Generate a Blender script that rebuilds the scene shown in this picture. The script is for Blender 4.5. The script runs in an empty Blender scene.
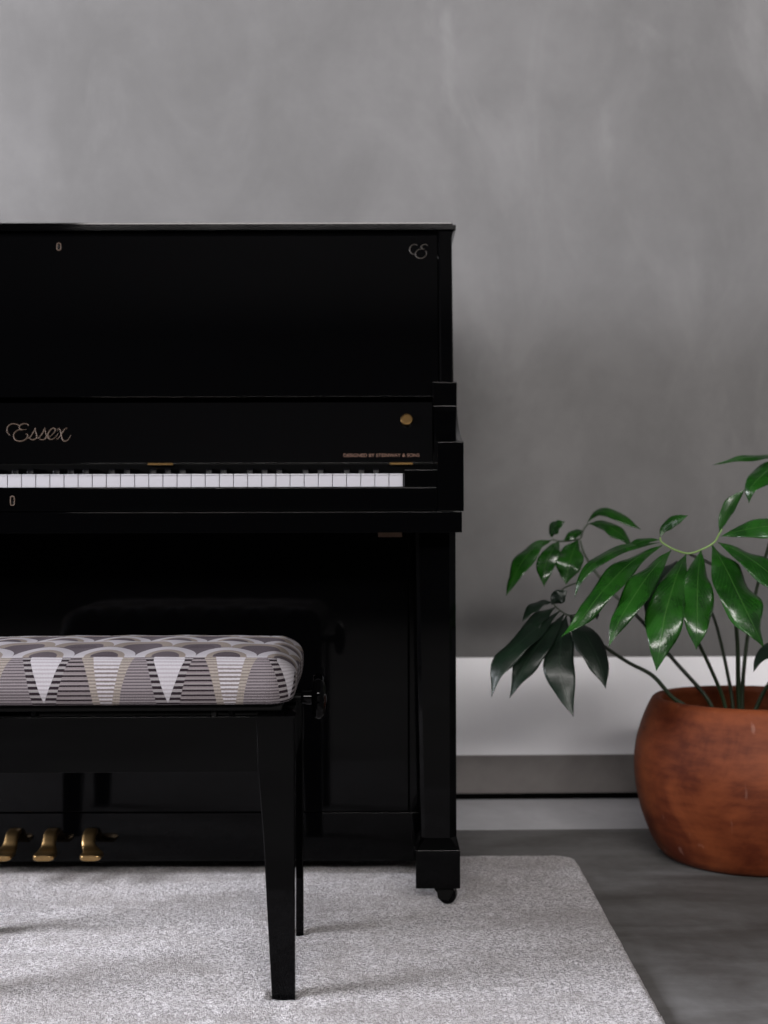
import bpy, bmesh, math, random
from mathutils import Vector, Matrix, noise
C = bpy.context
SC = C.scene
COL = SC.collection
random.seed(7)

# ------------------------------------------------------------------ camera geometry (768 x 1024 frame)
FPX, CX, CY, CAMZ = 1400.0, 384.0, 512.0, 0.681
def P(px, py, Y):
    return Vector(((px - CX) * Y / FPX, Y, CAMZ - (py - CY) * Y / FPX))
RUG = 0.015

# ------------------------------------------------------------------ object helpers
def tag(o, label=None, cat=None, group=None, kind=None):
    if label: o['label'] = label
    if cat: o['category'] = cat
    if group: o['group'] = group
    if kind: o['kind'] = kind
    return o
def empty(name, loc, rz=0.0):
    o = bpy.data.objects.new(name, None); COL.objects.link(o)
    o.location = loc; o.rotation_euler = (0, 0, rz); o.empty_display_size = 0.05
    return o
def link(name, me, mat, parent=None, world=True):
    """link a mesh; geometry is given in world space when world=True (shifted into the parent's frame)"""
    if mat is not None and not me.materials:
        for m in (mat if isinstance(mat, (list, tuple)) else [mat]): me.materials.append(m)
    o = bpy.data.objects.new(name, me); COL.objects.link(o)
    if parent is not None:
        o.parent = parent
        if world:
            r = parent
            M = Matrix.Identity(4)
            chain = []
            while r is not None: chain.append(r); r = r.parent
            for r in reversed(chain):
                M = M @ (Matrix.Translation(r.location) @ r.rotation_euler.to_matrix().to_4x4())
            me.transform(M.inverted())
    return o
def smooth(me, ang=0.5):
    me.shade_smooth(); me.set_sharp_from_angle(angle=ang)
def bm_mesh(bm, name='m', ang=0.5):
    bmesh.ops.recalc_face_normals(bm, faces=bm.faces[:])
    me = bpy.data.meshes.new(name); bm.to_mesh(me); bm.free(); smooth(me, ang)
    return me
def flat_faces(o):
    w = o.modifiers.new('WeightedNormal', 'WEIGHTED_NORMAL'); w.keep_sharp = True; w.weight = 100
    return o
def box_bm(x0, x1, y0, y1, z0, z1, bev=0.0, seg=2, bm=None):
    t = bmesh.new()
    bmesh.ops.create_cube(t, size=1.0)
    for v in t.verts:
        v.co = Vector(((x0 + x1) / 2 + v.co.x * (x1 - x0), (y0 + y1) / 2 + v.co.y * (y1 - y0), (z0 + z1) / 2 + v.co.z * (z1 - z0)))
    if bev > 0:
        bmesh.ops.bevel(t, geom=t.edges[:], offset=bev, segments=seg, profile=0.5, affect='EDGES')
    return join(bm, t)
def join(bm, t):
    if bm is None: return t
    me = bpy.data.meshes.new('tmp'); t.to_mesh(me); t.free(); bm.from_mesh(me); bpy.data.meshes.remove(me)
    return bm
def prism_bm(pts, x0, x1, bev=0.0, seg=2, bm=None, axis='X'):
    """polygon pts (a,b) extruded along an axis: X -> (Y,Z) polygon; Y -> (X,Z); Z -> (X,Y)"""
    t = bmesh.new()
    def mk(a, b, e):
        return {'X': (e, a, b), 'Y': (a, e, b), 'Z': (a, b, e)}[axis]
    A = [t.verts.new(mk(a, b, x0)) for a, b in pts]
    B = [t.verts.new(mk(a, b, x1)) for a, b in pts]
    t.faces.new(A); t.faces.new(B[::-1])
    n = len(pts)
    for i in range(n): t.faces.new((A[i], B[i], B[(i + 1) % n], A[(i + 1) % n]))
    bmesh.ops.recalc_face_normals(t, faces=t.faces[:])
    if bev > 0:
        es = [e for e in t.edges if len(e.link_faces) == 2 and e.calc_face_angle(0) > 0.6]
        bmesh.ops.bevel(t, geom=es, offset=bev, segments=seg, profile=0.5, affect='EDGES')
    return join(bm, t)
def loft_bm(rings, cap=True, bm=None):
    t = bmesh.new()
    R = [[t.verts.new(p) for p in r] for r in rings]
    n = len(R[0])
    for a, b in zip(R[:-1], R[1:]):
        for i in range(n): t.faces.new((a[i], a[(i + 1) % n], b[(i + 1) % n], b[i]))
    if cap:
        t.faces.new(R[0][::-1]); t.faces.new(R[-1])
    bmesh.ops.recalc_face_normals(t, faces=t.faces[:])
    return join(bm, t)
def lathe_bm(prof, cx, cy, n=96, bm=None, closed=False):
    t = bmesh.new(); rings = []
    for r, z in prof:
        if r < 1e-6: rings.append([t.verts.new((cx, cy, z))])
        else: rings.append([t.verts.new((cx + r * math.cos(2 * math.pi * k / n), cy + r * math.sin(2 * math.pi * k / n), z)) for k in range(n)])
    for a, b in zip(rings[:-1], rings[1:]):
        for k in range(n):
            k2 = (k + 1) % n
            if len(a) == 1 and len(b) == 1: continue
            if len(a) == 1: t.faces.new((a[0], b[k], b[k2]))
            elif len(b) == 1: t.faces.new((a[k], a[k2], b[0]))
            else: t.faces.new((a[k], a[k2], b[k2], b[k]))
    bmesh.ops.recalc_face_normals(t, faces=t.faces[:])
    return join(bm, t)
def cyl_bm(c, axis, r, h, n=32, bev=0.0, bm=None):
    t = bmesh.new()
    bmesh.ops.create_cone(t, cap_ends=True, segments=n, radius1=r, radius2=r, depth=h)
    if bev > 0:
        es = [e for e in t.edges if len(e.link_faces) == 2 and e.calc_face_angle(0) > 0.8]
        bmesh.ops.bevel(t, geom=es, offset=bev, segments=3, profile=0.5, affect='EDGES')
    q = Vector((0, 0, 1)).rotation_difference(Vector(axis).normalized())
    M = Matrix.Translation(Vector(c)) @ q.to_matrix().to_4x4()
    bmesh.ops.transform(t, matrix=M, verts=t.verts[:])
    return join(bm, t)
def catmull(pts, n):
    P_ = [Vector(p) for p in pts]
    P_ = [P_[0] * 2 - P_[1]] + P_ + [P_[-1] * 2 - P_[-2]]
    out = []
    for i in range(1, len(P_) - 2):
        p0, p1, p2, p3 = P_[i - 1:i + 3]
        for k in range(n):
            t = k / n
            out.append(0.5 * ((2 * p1) + (p2 - p0) * t + (2 * p0 - 5 * p1 + 4 * p2 - p3) * t * t + (3 * p1 - p0 - 3 * p2 + p3) * t ** 3))
    out.append(P_[-2].copy())
    return out
def tube_bm(path, rad, n=10, bm=None):
    """path: list of points; rad: function of 0..1"""
    rings = []; N = len(path); side = None
    for i, p in enumerate(path):
        tg = (path[min(i + 1, N - 1)] - path[max(i - 1, 0)]).normalized()
        if side is None:
            side = tg.orthogonal().normalized()
        side = (side - tg * side.dot(tg)).normalized()
        up = tg.cross(side)
        r = rad(i / (N - 1))
        rings.append([p + (side * math.cos(2 * math.pi * k / n) + up * math.sin(2 * math.pi * k / n)) * r for k in range(n)])
    return loft_bm(rings, True, bm)

# ------------------------------------------------------------------ node helpers
class X:
    """a tiny expression builder over Math nodes"""
    nt = None
    def __init__(s, sock): s.s = sock
    @staticmethod
    def op(o, *a):
        n = X.nt.nodes.new('ShaderNodeMath'); n.operation = o
        for i, v in enumerate(a):
            if isinstance(v, X): X.nt.links.new(v.s, n.inputs[i])
            else: n.inputs[i].default_value = v
        return X(n.outputs[0])
    def __add__(s, b): return X.op('ADD', s, b)
    __radd__ = __add__
    def __sub__(s, b): return X.op('SUBTRACT', s, b)
    def __rsub__(s, b): return X.op('SUBTRACT', b, s)
    def __mul__(s, b): return X.op('MULTIPLY', s, b)
    __rmul__ = __mul__
    def __truediv__(s, b): return X.op('DIVIDE', s, b)
    def pow(s, b): return X.op('POWER', s, b)
    def abs(s): return X.op('ABSOLUTE', s)
    def frac(s): return X.op('FRACT', s)
    def floor(s): return X.op('FLOOR', s)
    def sqrt(s): return X.op('SQRT', s)
    def lt(s, b): return X.op('LESS_THAN', s, b)
    def gt(s, b): return X.op('GREATER_THAN', s, b)
    def clamp(s):
        r = X.op('MAXIMUM', s, 0.0); return X.op('MINIMUM', r, 1.0)
def ss(x, lo, hi):
    n = X.nt.nodes.new('ShaderNodeMapRange'); n.interpolation_type = 'SMOOTHSTEP'
    X.nt.links.new(x.s, n.inputs[0]); n.inputs[1].default_value = lo; n.inputs[2].default_value = hi
    return X(n.outputs[0])
def mixc(f, a, b):
    n = X.nt.nodes.new('ShaderNodeMix'); n.data_type = 'RGBA'
    def put(i, v):
        if isinstance(v, X): X.nt.links.new(v.s, n.inputs[i])
        elif isinstance(v, (int, float)): n.inputs[i].default_value = v
        elif isinstance(v, (tuple, list)): n.inputs[i].default_value = (*v, 1) if len(v) == 3 else v
        else: X.nt.links.new(v, n.inputs[i])
    put(0, f); put(6, a); put(7, b)
    return n.outputs[2]
def newmat(name, rough=0.5, base=(0.5, 0.5, 0.5), metal=0.0, spec=0.5):
    m = bpy.data.materials.new(name); m.use_nodes = True
    b = m.node_tree.nodes['Principled BSDF']
    b.inputs['Base Color'].default_value = (*base, 1); b.inputs['Roughness'].default_value = rough
    b.inputs['Metallic'].default_value = metal; b.inputs['Specular IOR Level'].default_value = spec
    X.nt = m.node_tree
    return m, b, m.node_tree
def coords(nt, kind='Object', scale=(1, 1, 1)):
    t = nt.nodes.new('ShaderNodeTexCoord'); mp = nt.nodes.new('ShaderNodeMapping')
    mp.inputs['Scale'].default_value = scale
    nt.links.new(t.outputs[kind], mp.inputs[0]); return mp.outputs[0]
def noi(nt, vec, scale, detail=4, rough=0.55, dist=0.0):
    n = nt.nodes.new('ShaderNodeTexNoise'); n.inputs['Scale'].default_value = scale
    n.inputs['Detail'].default_value = detail; n.inputs['Roughness'].default_value = rough; n.inputs['Distortion'].default_value = dist
    if vec is not None: nt.links.new(vec, n.inputs['Vector'])
    return X(n.outputs['Fac'])
def bump(nt, b, h, strength, dist):
    n = nt.nodes.new('ShaderNodeBump'); n.inputs['Strength'].default_value = strength; n.inputs['Distance'].default_value = dist
    nt.links.new(h.s, n.inputs['Height']); nt.links.new(n.outputs[0], b.inputs['Normal'])
def setc(nt, b, c): nt.links.new(c, b.inputs['Base Color'])

# ------------------------------------------------------------------ materials
def lacquer(name, col=(0.0006, 0.0006, 0.0007), rough=0.045, spec=0.125):
    m, b, nt = newmat(name, rough, col, 0, spec)
    n = noi(nt, coords(nt), 9, 2)
    r = n * 0.03 + (rough - 0.01)
    nt.links.new(r.s, b.inputs['Roughness'])
    return m
M_BLK = lacquer('black_lacquer')
M_SATIN = lacquer('black_satin', (0.002, 0.002, 0.002), 0.4, 0.08)
M_FELT = lacquer('black_felt', (0.0012, 0.0012, 0.0012), 0.95, 0.02)
M_EBONY = lacquer('ebony_key', (0.0015, 0.0015, 0.0018), 0.2, 0.06)
def brass(name, col, rough, met=1.0):
    m, b, nt = newmat(name, rough, col, met)
    n = noi(nt, coords(nt), 60, 3)
    setc(nt, b, mixc(n, [c * 0.8 for c in col], [min(1, c * 1.15) for c in col]))
    return m
M_BRASS = brass('polished_brass', (0.40, 0.26, 0.115), 0.3)
M_BRONZE = brass('dark_bronze', (0.062, 0.038, 0.015), 0.42)
M_GOLD = brass('gold_lettering', (0.052, 0.030, 0.017), 0.6, 0.08)
M_DULLGOLD = brass('dull_gold_lettering', (0.020, 0.015, 0.011), 0.6, 0.05)
M_ORANGE = brass('copper_lettering', (0.062, 0.024, 0.011), 0.6, 0.05)
m, b, nt = newmat('white_key_top', 0.25, (0.80, 0.79, 0.80)); n = noi(nt, coords(nt), 30, 2)
setc(nt, b, mixc(n, (0.275, 0.27, 0.29), (0.305, 0.30, 0.32))); M_KEY = m
m, b, nt = newmat('brown_grain', 0.6, (0.16, 0.09, 0.05)); n = noi(nt, coords(nt, scale=(1, 8, 8)), 20, 4)
setc(nt, b, mixc(n, (0.11, 0.06, 0.035), (0.2, 0.115, 0.07))); M_BROWN = m

# concrete wall: mottled polished plaster
def plaster(name, lo, hi, streak=True):
    m, b, nt = newmat(name, 0.75, (0.3, 0.3, 0.3), 0, 0.25)
    v = coords(nt)
    n1 = noi(nt, v, 1.3, 5, 0.6, 0.3)
    n2 = noi(nt, coords(nt, scale=(1.3, 1.0, 0.75)), 2.6, 7, 0.62, 0.8)
    n3 = noi(nt, v, 26, 4, 0.65)
    n4 = noi(nt, coords(nt, scale=(1.8, 1.0, 0.7)), 1.9, 6, 0.62, 0.7)
    f = (n1 * 0.5 + n2 * 0.55 + n3 * 0.14 - 0.62 * 1.0 + 0.5)
    c = mixc(ss(f, 0.25, 0.78), lo, hi)
    if streak:
        s = ss(n4, 0.54, 0.74) * 0.55
        c = mixc(s, c, [h * 1.28 for h in hi])
    nt.links.new(c, b.inputs['Base Color'])
    bump(nt, b, n3 * 0.6 + n2, 0.12, 0.004)
    return m
M_WALL = plaster('polished_grey_plaster', (0.106, 0.104, 0.103), (0.163, 0.161, 0.160))
M_BAND = plaster('pale_wall_band', (0.86, 0.86, 0.89), (0.92, 0.92, 0.94), False)  # paler, faintly blue tone for the low wall band
M_BASE = plaster('rough_concrete', (0.115, 0.106, 0.103), (0.20, 0.188, 0.181), False)
M_STRIP = plaster('pale_floor_strip', (0.40, 0.40, 0.42), (0.60, 0.60, 0.62), False)  # paler tone for the floor strip along the wall
M_ROOM = plaster('dim_grey_wall', (0.10, 0.10, 0.102), (0.14, 0.14, 0.142), False)
M_DARK = plaster('dark_grey_wall', (0.03, 0.03, 0.031), (0.045, 0.045, 0.046), False)
M_CEIL = plaster('dark_ceiling', (0.018, 0.018, 0.019), (0.028, 0.028, 0.029), False)
# floor: burnished concrete
m, b, nt = newmat('burnished_concrete', 0.6, (0.2, 0.2, 0.2), 0, 0.15)
v = coords(nt); n1 = noi(nt, v, 2.2, 6, 0.6, 0.8); n2 = noi(nt, coords(nt, scale=(0.6, 2.0, 1)), 5, 5, 0.6, 0.5); n3 = noi(nt, v, 45, 3)
f = n1 * 0.6 + n2 * 0.5 + n3 * 0.1 - 0.1
c = mixc(ss(f, 0.3, 0.7), (0.068, 0.064, 0.060), (0.165, 0.163, 0.162))
setc(nt, b, c); r = n2 * 0.25 + 0.55; nt.links.new(r.s, b.inputs['Roughness']); bump(nt, b, n3 + n1, 0.06, 0.003); M_FLOOR = m
# rug
m, b, nt = newmat('cut_pile_wool', 0.95, (0.5, 0.49, 0.48), 0, 0.05)
v = coords(nt); n1 = noi(nt, v, 460, 2, 0.7); n2 = noi(nt, v, 230, 2, 0.75); n3 = noi(nt, coords(nt, scale=(0.7, 1.6, 1)), 3.2, 5, 0.62, 0.6); n4 = noi(nt, v, 24, 4, 0.7)
c = mixc(ss(n1 * 0.35 + n2 * 0.75 - 0.05, 0.37, 0.63), (0.15, 0.138, 0.14), (0.72, 0.695, 0.715))
c = mixc(ss(n3 * 0.6 + n4 * 0.4, 0.44, 0.60) * 0.50, c, (0.215, 0.19, 0.18))
setc(nt, b, c); bump(nt, b, n1 * 0.5 + n2 * 0.9 + n4 * 0.6, 0.8, 0.006)
b.inputs['Sheen Weight'].default_value = 0.25; b.inputs['Sheen Roughness'].default_value = 0.6; M_RUG = m
# terracotta
m, b, nt = newmat('terracotta', 0.62, (0.3, 0.09, 0.04), 0, 0.2)
v = coords(nt); n1 = noi(nt, v, 7, 5, 0.6, 0.6); n2 = noi(nt, coords(nt, scale=(1, 1, 4)), 16, 4); n3 = noi(nt, v, 90, 3); n4 = noi(nt, v, 5, 4, 0.6, 0.9)
n5 = noi(nt, coords(nt, scale=(9, 9, 0.8)), 6, 3, 0.5, 0.3)
c = mixc(ss(n1 * 0.7 + n2 * 0.3, 0.34, 0.66), (0.058, 0.0095, 0.0025), (0.165, 0.041, 0.0125))
c = mixc(ss(n4, 0.56, 0.78) * 0.45, c, (0.135, 0.056, 0.037))
c = mixc(ss(n5, 0.66, 0.74) * 0.22, c, (0.33, 0.2, 0.16))
setc(nt, b, c); bump(nt, b, n3 * 0.4 + n2, 0.12, 0.002); M_POT = m
m, b, nt = newmat('dark_soil', 0.95, (0.03, 0.02, 0.015)); n = noi(nt, coords(nt), 70, 4, 0.7)
setc(nt, b, mixc(n, (0.012, 0.008, 0.006), (0.05, 0.032, 0.022))); bump(nt, b, n, 1.0, 0.01); M_SOIL = m
# leaves (UV: x = across 0..1, y = along 0..1)
def leafmat(name, dark, mid, rib, rough, spec=0.42, coat=0.10):
    m, b, nt = newmat(name, rough, mid, 0, spec)
    uv = nt.nodes.new('ShaderNodeUVMap'); sp = nt.nodes.new('ShaderNodeSeparateXYZ'); nt.links.new(uv.outputs[0], sp.inputs[0])
    u = X(sp.outputs[0]); vv = X(sp.outputs[1])
    d = (u - 0.5).abs()
    n = noi(nt, coords(nt), 22, 4)
    c = mixc(ss(n, 0.35, 0.68), dark, mid)
    vein = ((vv * 17.0 - d * 9.0).frac() - 0.5).abs()
    c = mixc((1.0 - ss(vein, 0.0, 0.10)) * 0.16, c, rib)
    c = mixc((1.0 - ss(d, 0.006, 0.026)) * 0.6, c, rib)
    setc(nt, b, c)
    h = ss(d, 0.0, 0.05) + (1.0 - ss(vein, 0.0, 0.2)) * 0.25 + noi(nt, coords(nt), 60, 2) * 2.2
    bump(nt, b, h, 0.17, 0.003)
    b.inputs['Coat Weight'].default_value = coat; b.inputs['Coat Roughness'].default_value = 0.2
    return m
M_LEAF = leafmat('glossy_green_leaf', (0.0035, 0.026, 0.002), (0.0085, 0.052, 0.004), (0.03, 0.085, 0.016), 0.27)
M_LEAF_SHADE = leafmat('painted_shade_leaf', (0.0022, 0.007, 0.0035), (0.004, 0.0115, 0.0055), (0.008, 0.020, 0.010), 0.42, 0.3, 0.05)  # darker copy of the leaf colour, shade painted in
m, b, nt = newmat('green_stem', 0.45, (0.04, 0.09, 0.03)); n = noi(nt, coords(nt), 30, 3)
setc(nt, b, mixc(n, (0.008, 0.014, 0.006), (0.018, 0.032, 0.012))); M_STEM = m
m, b, nt = newmat('pale_green_rib', 0.45, (0.16, 0.25, 0.07)); n = noi(nt, coords(nt), 30, 3)
setc(nt, b, mixc(n, (0.10, 0.19, 0.045), (0.19, 0.29, 0.09))); M_RACHIS = m

# woven seat fabric (UV in metres: x along the bench, y from the front lower edge over the top)
m, b, nt = newmat('woven_fan_fabric', 0.9, (0.5, 0.5, 0.5), 0, 0.1)
uv = nt.nodes.new('ShaderNodeUVMap'); sp = nt.nodes.new('ShaderNodeSeparateXYZ'); nt.links.new(uv.outputs[0], sp.inputs[0])
u = X(sp.outputs[0]); vv = X(sp.outputs[1])
HF, PER = 0.070, 0.168
vh = vv / HF
vc = X.op('MINIMUM', vh, 1.35)
w = ((u + 0.4655) / PER + 0.5).frac() - 0.5
s = w.abs()
a_ = ((vc - 0.12) / 0.88).clamp() * 0.125
b_ = vc.pow(1.3) * 0.095 + 0.09
c_ = 0.395 - vc.pow(1.7) * 0.095
d_ = 0.462 - vc * 0.075
WHITE, TAN, MAUVE, DARK, TAUPE = (0.36, 0.345, 0.365), (0.215, 0.182, 0.158), (0.082, 0.068, 0.077), (0.012, 0.007, 0.010), (0.175, 0.155, 0.157)
n0 = noi(nt, uv.outputs[0], 420, 2)
thread = ((u / 0.0021).frac() - 0.5).abs() * 2.0            # woven ribs
row = ((vv / 0.00215).frac() - 0.5).abs() * 2.0
# fan bodies
st1 = (vv / 0.0068 + 0.2).frac().lt(0.36)
st2 = (vv / 0.0042).frac().lt(0.42)
thick = mixc(st1, mixc((vv / 0.0034).frac().lt(0.5) * 0.35, TAUPE, MAUVE), DARK)
fine = mixc(st2 * 0.85, (0.175, 0.155, 0.163), (0.048, 0.040, 0.045))
fan = mixc(w.gt(0.0), fine, thick)
dash = mixc((vv / 0.0080 + 0.35).frac().lt(0.5), (0.20, 0.185, 0.19), DARK)
weave = mixc((vv / 0.0056 + n0 * 0.25).frac().lt(0.5) * ss(1.3 - vh, 0.05, 0.6) * 0.85, WHITE, (0.095, 0.074, 0.066))
tanb = mixc((vv / 0.0045 + n0 * 0.25).frac().lt(0.45) * 0.65, (0.24, 0.212, 0.19), (0.10, 0.082, 0.068))
vwh = mixc((vv / 0.0056 + n0 * 0.25).frac().lt(0.45) * 0.55, WHITE, (0.22, 0.205, 0.22))
col = mixc(s.gt(a_), vwh, dash)
col = mixc(s.gt(b_), col, fan)
col = mixc(s.gt(c_), col, tanb)
col = mixc(s.gt(d_), col, weave)
# the top: overlapping petals
P2, HR = PER * 0.5, 0.072
q = (vv - 0.078) / HR
i_ = q.floor(); f_ = q - i_
xs = (u / P2 + i_ * 0.5 + 0.12).frac() - 0.5
dd = ((xs * 2.0).pow(2.0) + (f_ * 1.02).pow(2.0)).sqrt()
odd = (i_ * 0.5).frac().gt(0.25)
core = mixc((vv / 0.0075).frac().lt(0.35) * 0.8, MAUVE, DARK)
alt = ((u / PER + 0.2).frac()).gt(0.5)
pet = mixc(dd.gt(0.45), mixc(alt, MAUVE, core), mixc(odd, TAN, MAUVE))
pet = mixc(dd.gt(0.66), pet, mixc(odd, WHITE, TAN))
pet = mixc(dd.gt(1.0), pet, mixc(odd, MAUVE, WHITE))
pet = mixc(ss(row, 0.0, 1.0) * 0.12, pet, DARK)
col = mixc(vh.gt(b_ * 0.0 + 1.12), col, pet)
n = noi(nt, coords(nt), 500, 2)
grain = thread * 0.5 + row * 0.5
col = mixc(ss(grain + n * 0.5, 0.25, 0.95) * 0.5, mixc(0.30, col, (0.02, 0.016, 0.02)), col)
setc(nt, b, col); bump(nt, b, grain + n * 0.5, 0.5, 0.0012); M_FABRIC = m

# ------------------------------------------------------------------ setting
WY = 3.31
def rotpt(x, y, a=math.radians(1.2)):
    return x * math.cos(a) - (y - WY) * math.sin(a), WY + x * math.sin(a) + (y - WY) * math.cos(a)
def wallbox(name, x0, x1, y0, y1, z0, z1, mat, bev=0.0):
    bm = box_bm(x0, x1, y0, y1, z0, z1, bev)
    for v in bm.verts:
        v.co.x, v.co.y = rotpt(v.co.x, v.co.y)
    return tag(link(name, bm_mesh(bm), mat), kind='structure')
XL, XR, YF, ZC = -3.2, 3.6, -4.6, 4.7
wallbox('wall_back', XL - 0.2, XR + 0.2, WY, WY + 0.2, 0.336, ZC + 0.05, M_WALL)
wallbox('wall_band', XL - 0.2, XR + 0.2, WY - 0.001, WY + 0.2, 0.1045, 0.336, M_BAND, 0.0015)
wallbox('baseboard_back', XL - 0.2, XR + 0.2, WY + 0.003, WY + 0.2, 0.0135, 0.1040, M_BASE, 0.001)
wallbox('gap_shade_1', XL - 0.2, XR + 0.2, WY + 0.012, WY + 0.2, 0.0, 0.0120, M_FELT)  # black filler that paints in the shade of the gap under the baseboard
tag(link('floor', bm_mesh(box_bm(XL - 0.1, XR + 0.1, YF - 0.1, WY + 0.35, -0.1, 0.0)), M_FLOOR), kind='structure')
wallbox('floor_strip', XL, XR, WY - 0.315, WY - 0.004, -0.02, 0.0006, M_STRIP)
wallbox('gap_shade_2', XL, XR, WY - 0.004, WY + 0.011, -0.02, 0.0004, M_FELT)  # black floor edge, the same gap shade as colour
tag(link('ceiling', bm_mesh(box_bm(XL - 0.2, XR + 0.2, YF - 0.2, WY + 0.4, ZC, ZC + 0.1)), M_CEIL), kind='structure')
tag(link('wall_right', bm_mesh(box_bm(XR, XR + 0.15, YF, WY + 0.15, 0, ZC)), M_ROOM), kind='structure')
V_X0, V_X1, V_Z0, V_Z1 = -2.2, 3.4, 2.72, 3.6  # unseen high opening, added to let in fill light
bm = box_bm(XL, V_X0, YF - 0.15, YF, 0, ZC)
bm = box_bm(V_X1, XR, YF - 0.15, YF, 0, ZC, bm=bm)
bm = box_bm(V_X0, V_X1, YF - 0.15, YF, 0, V_Z0, bm=bm)
bm = box_bm(V_X0, V_X1, YF - 0.15, YF, V_Z1, ZC, bm=bm)
tag(link('wall_front', bm_mesh(bm), M_DARK), kind='structure')
bm = box_bm(V_X0, V_X0 + 0.05, YF - 0.10, YF - 0.04, V_Z0, V_Z1, 0.003)
bm = box_bm(V_X1 - 0.05, V_X1, YF - 0.10, YF - 0.04, V_Z0, V_Z1, 0.003, bm=bm)
bm = box_bm(V_X0, V_X1, YF - 0.10, YF - 0.04, V_Z0, V_Z0 + 0.05, 0.003, bm=bm)
bm = box_bm(V_X0, V_X1, YF - 0.10, YF - 0.04, V_Z1 - 0.05, V_Z1, 0.003, bm=bm)
tag(link('fill_window', bm_mesh(bm), M_SATIN), kind='structure')
# left wall with the window opening
W_Y0, W_Y1, W_Z0, W_Z1 = 0.25, 1.95, 1.05, 2.25
bm = box_bm(XL - 0.15, XL, YF, W_Y0, 0, ZC)
bm = box_bm(XL - 0.15, XL, W_Y1, WY - 0.12, 0, ZC, bm=bm)
bm = box_bm(XL - 0.15, XL, W_Y0, W_Y1, 0, W_Z0, bm=bm)
bm = box_bm(XL - 0.15, XL, W_Y0, W_Y1, W_Z1, ZC, bm=bm)
tag(link('wall_left', bm_mesh(bm), M_ROOM), kind='structure')
def side_window(name, a, b2, z0, z1):
    bm = box_bm(XL - 0.10, XL - 0.04, a, a + 0.05, z0, z1, 0.003)
    bm = box_bm(XL - 0.10, XL - 0.04, b2 - 0.05, b2, z0, z1, 0.003, bm=bm)
    bm = box_bm(XL - 0.10, XL - 0.04, a, b2, z0, z0 + 0.05, 0.003, bm=bm)
    bm = box_bm(XL - 0.10, XL - 0.04, a, b2, z1 - 0.05, z1, 0.003, bm=bm)
    tag(link(name, bm_mesh(bm), M_SATIN), kind='structure')
side_window('window_1', W_Y0, W_Y1, W_Z0, W_Z1)

# ------------------------------------------------------------------ rug
FEET = []
for lx in (0.2521, -0.2521):
    for ly in (-0.1425, 0.1475):
        t_ = math.radians(1.0)
        FEET.append((-0.394 + lx * math.cos(t_) - ly * math.sin(t_), 2.073 + lx * math.sin(t_) + ly * math.cos(t_), 0.0190, 0.0180, 0.0062))
FEET += [(fx, 2.387, 0.017, 0.020, 0.0125) for fx in (0.1075, 2 * -0.612 - 0.1075)]
def make_rug():
    x0, x1, y0, y1 = -2.0, 0.371, 1.36, 2.722
    step = 0.0055
    nx, ny = int((x1 - x0) / step), int((y1 - y0) / step)
    R = 0.045
    bm = bmesh.new(); G = []
    for j in range(ny + 1):
        row_ = []
        for i in range(nx + 1):
            x = x0 + (x1 - x0) * i / nx; y = y0 + (y1 - y0) * j / ny
            cx = min(max(x, x0 + R), x1 - R); cy = min(max(y, y0 + R), y1 - R)
            dx, dy = x - cx, y - cy
            if dx and dy:
                h = math.hypot(dx, dy); k = max(abs(dx), abs(dy)) / h
                x, y = cx + dx * k, cy + dy * k
                e = R - math.hypot(x - cx, y - cy)
            else:
                e = min(x - x0, x1 - x, y - y0, y1 - y)
            x += 0.0012 * noise.noise((x * 300, y * 300, 5)); y += 0.0012 * noise.noise((x * 300, y * 300, 9))
            edge = min(1.0, max(0.0, e / 0.012)); edge = math.sqrt(1 - (1 - edge) ** 2)
            wob = 0.0045 * noise.noise((x * 5, y * 5, 3)) if e <= 0.0001 else 0
            z = RUG * edge
            if edge > 0.6:
                z += 0.0012 * noise.noise((x * 2.2, y * 8.5, 1.0)) + 0.0009 * noise.noise((x * 40, y * 40, 2.0)) + 0.0013 * (noise.noise((x * 220, y * 220, 4.0)))
            for fx, fy, rx, ry, zz in FEET:
                q = max(abs(x - fx) / rx, abs(y - fy) / ry)
                if q < 1.25: z = min(z, zz + (RUG + 0.003 - zz) * max(0.0, (q - 1.0) / 0.25))
            row_.append(bm.verts.new((x, y + wob, max(z, 0.0004))))
        G.append(row_)
    for j in range(ny):
        for i in range(nx): bm.faces.new((G[j][i], G[j][i + 1], G[j + 1][i + 1], G[j + 1][i]))
    me = bpy.data.meshes.new('rug'); bm.to_mesh(me); bm.free(); me.shade_smooth()
    o = link('rug', me, M_RUG)
    tag(o, 'pale grey-beige cut pile rug under the black piano and its bench', 'rug')
make_rug()

# ------------------------------------------------------------------ piano
PCX = -0.612                                   # middle of the case
XO = 0.127                                     # outer right side of the case
def mir(x): return 2 * PCX - x
piano = empty('upright_piano', (PCX, 2.60, RUG))
tag(piano, 'glossy black upright piano with white keys, standing on the rug before the wall', 'piano')
def part(name, bm, mat, parent=piano, ang=0.5, label=None):
    o = flat_faces(link(name, bm_mesh(bm, name, ang), mat, parent))
    if label: o['label'] = label
    return o
def panelY(z): return 2.545 + (z - 0.90) / 0.3047 * 0.055   # raked front edge of the upper case
YB = 2.90
# sides
side = [(panelY(1.2047), 1.2047), (2.545, 0.90), (2.548, 0.66), (2.548, 0.05), (YB, 0.05), (YB, 1.2047)]
part('side_panel', prism_bm(side, 0.1015, XO, 0.0034, 3), M_BLK, ang=0.12)
part('side_panel', prism_bm(side, mir(XO), mir(0.1015), 0.0034, 3), M_BLK, ang=0.12)
part('back_panel', box_bm(mir(0.10), 0.10, YB - 0.03, YB - 0.005, 0.06, 1.20), M_SATIN)
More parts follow.
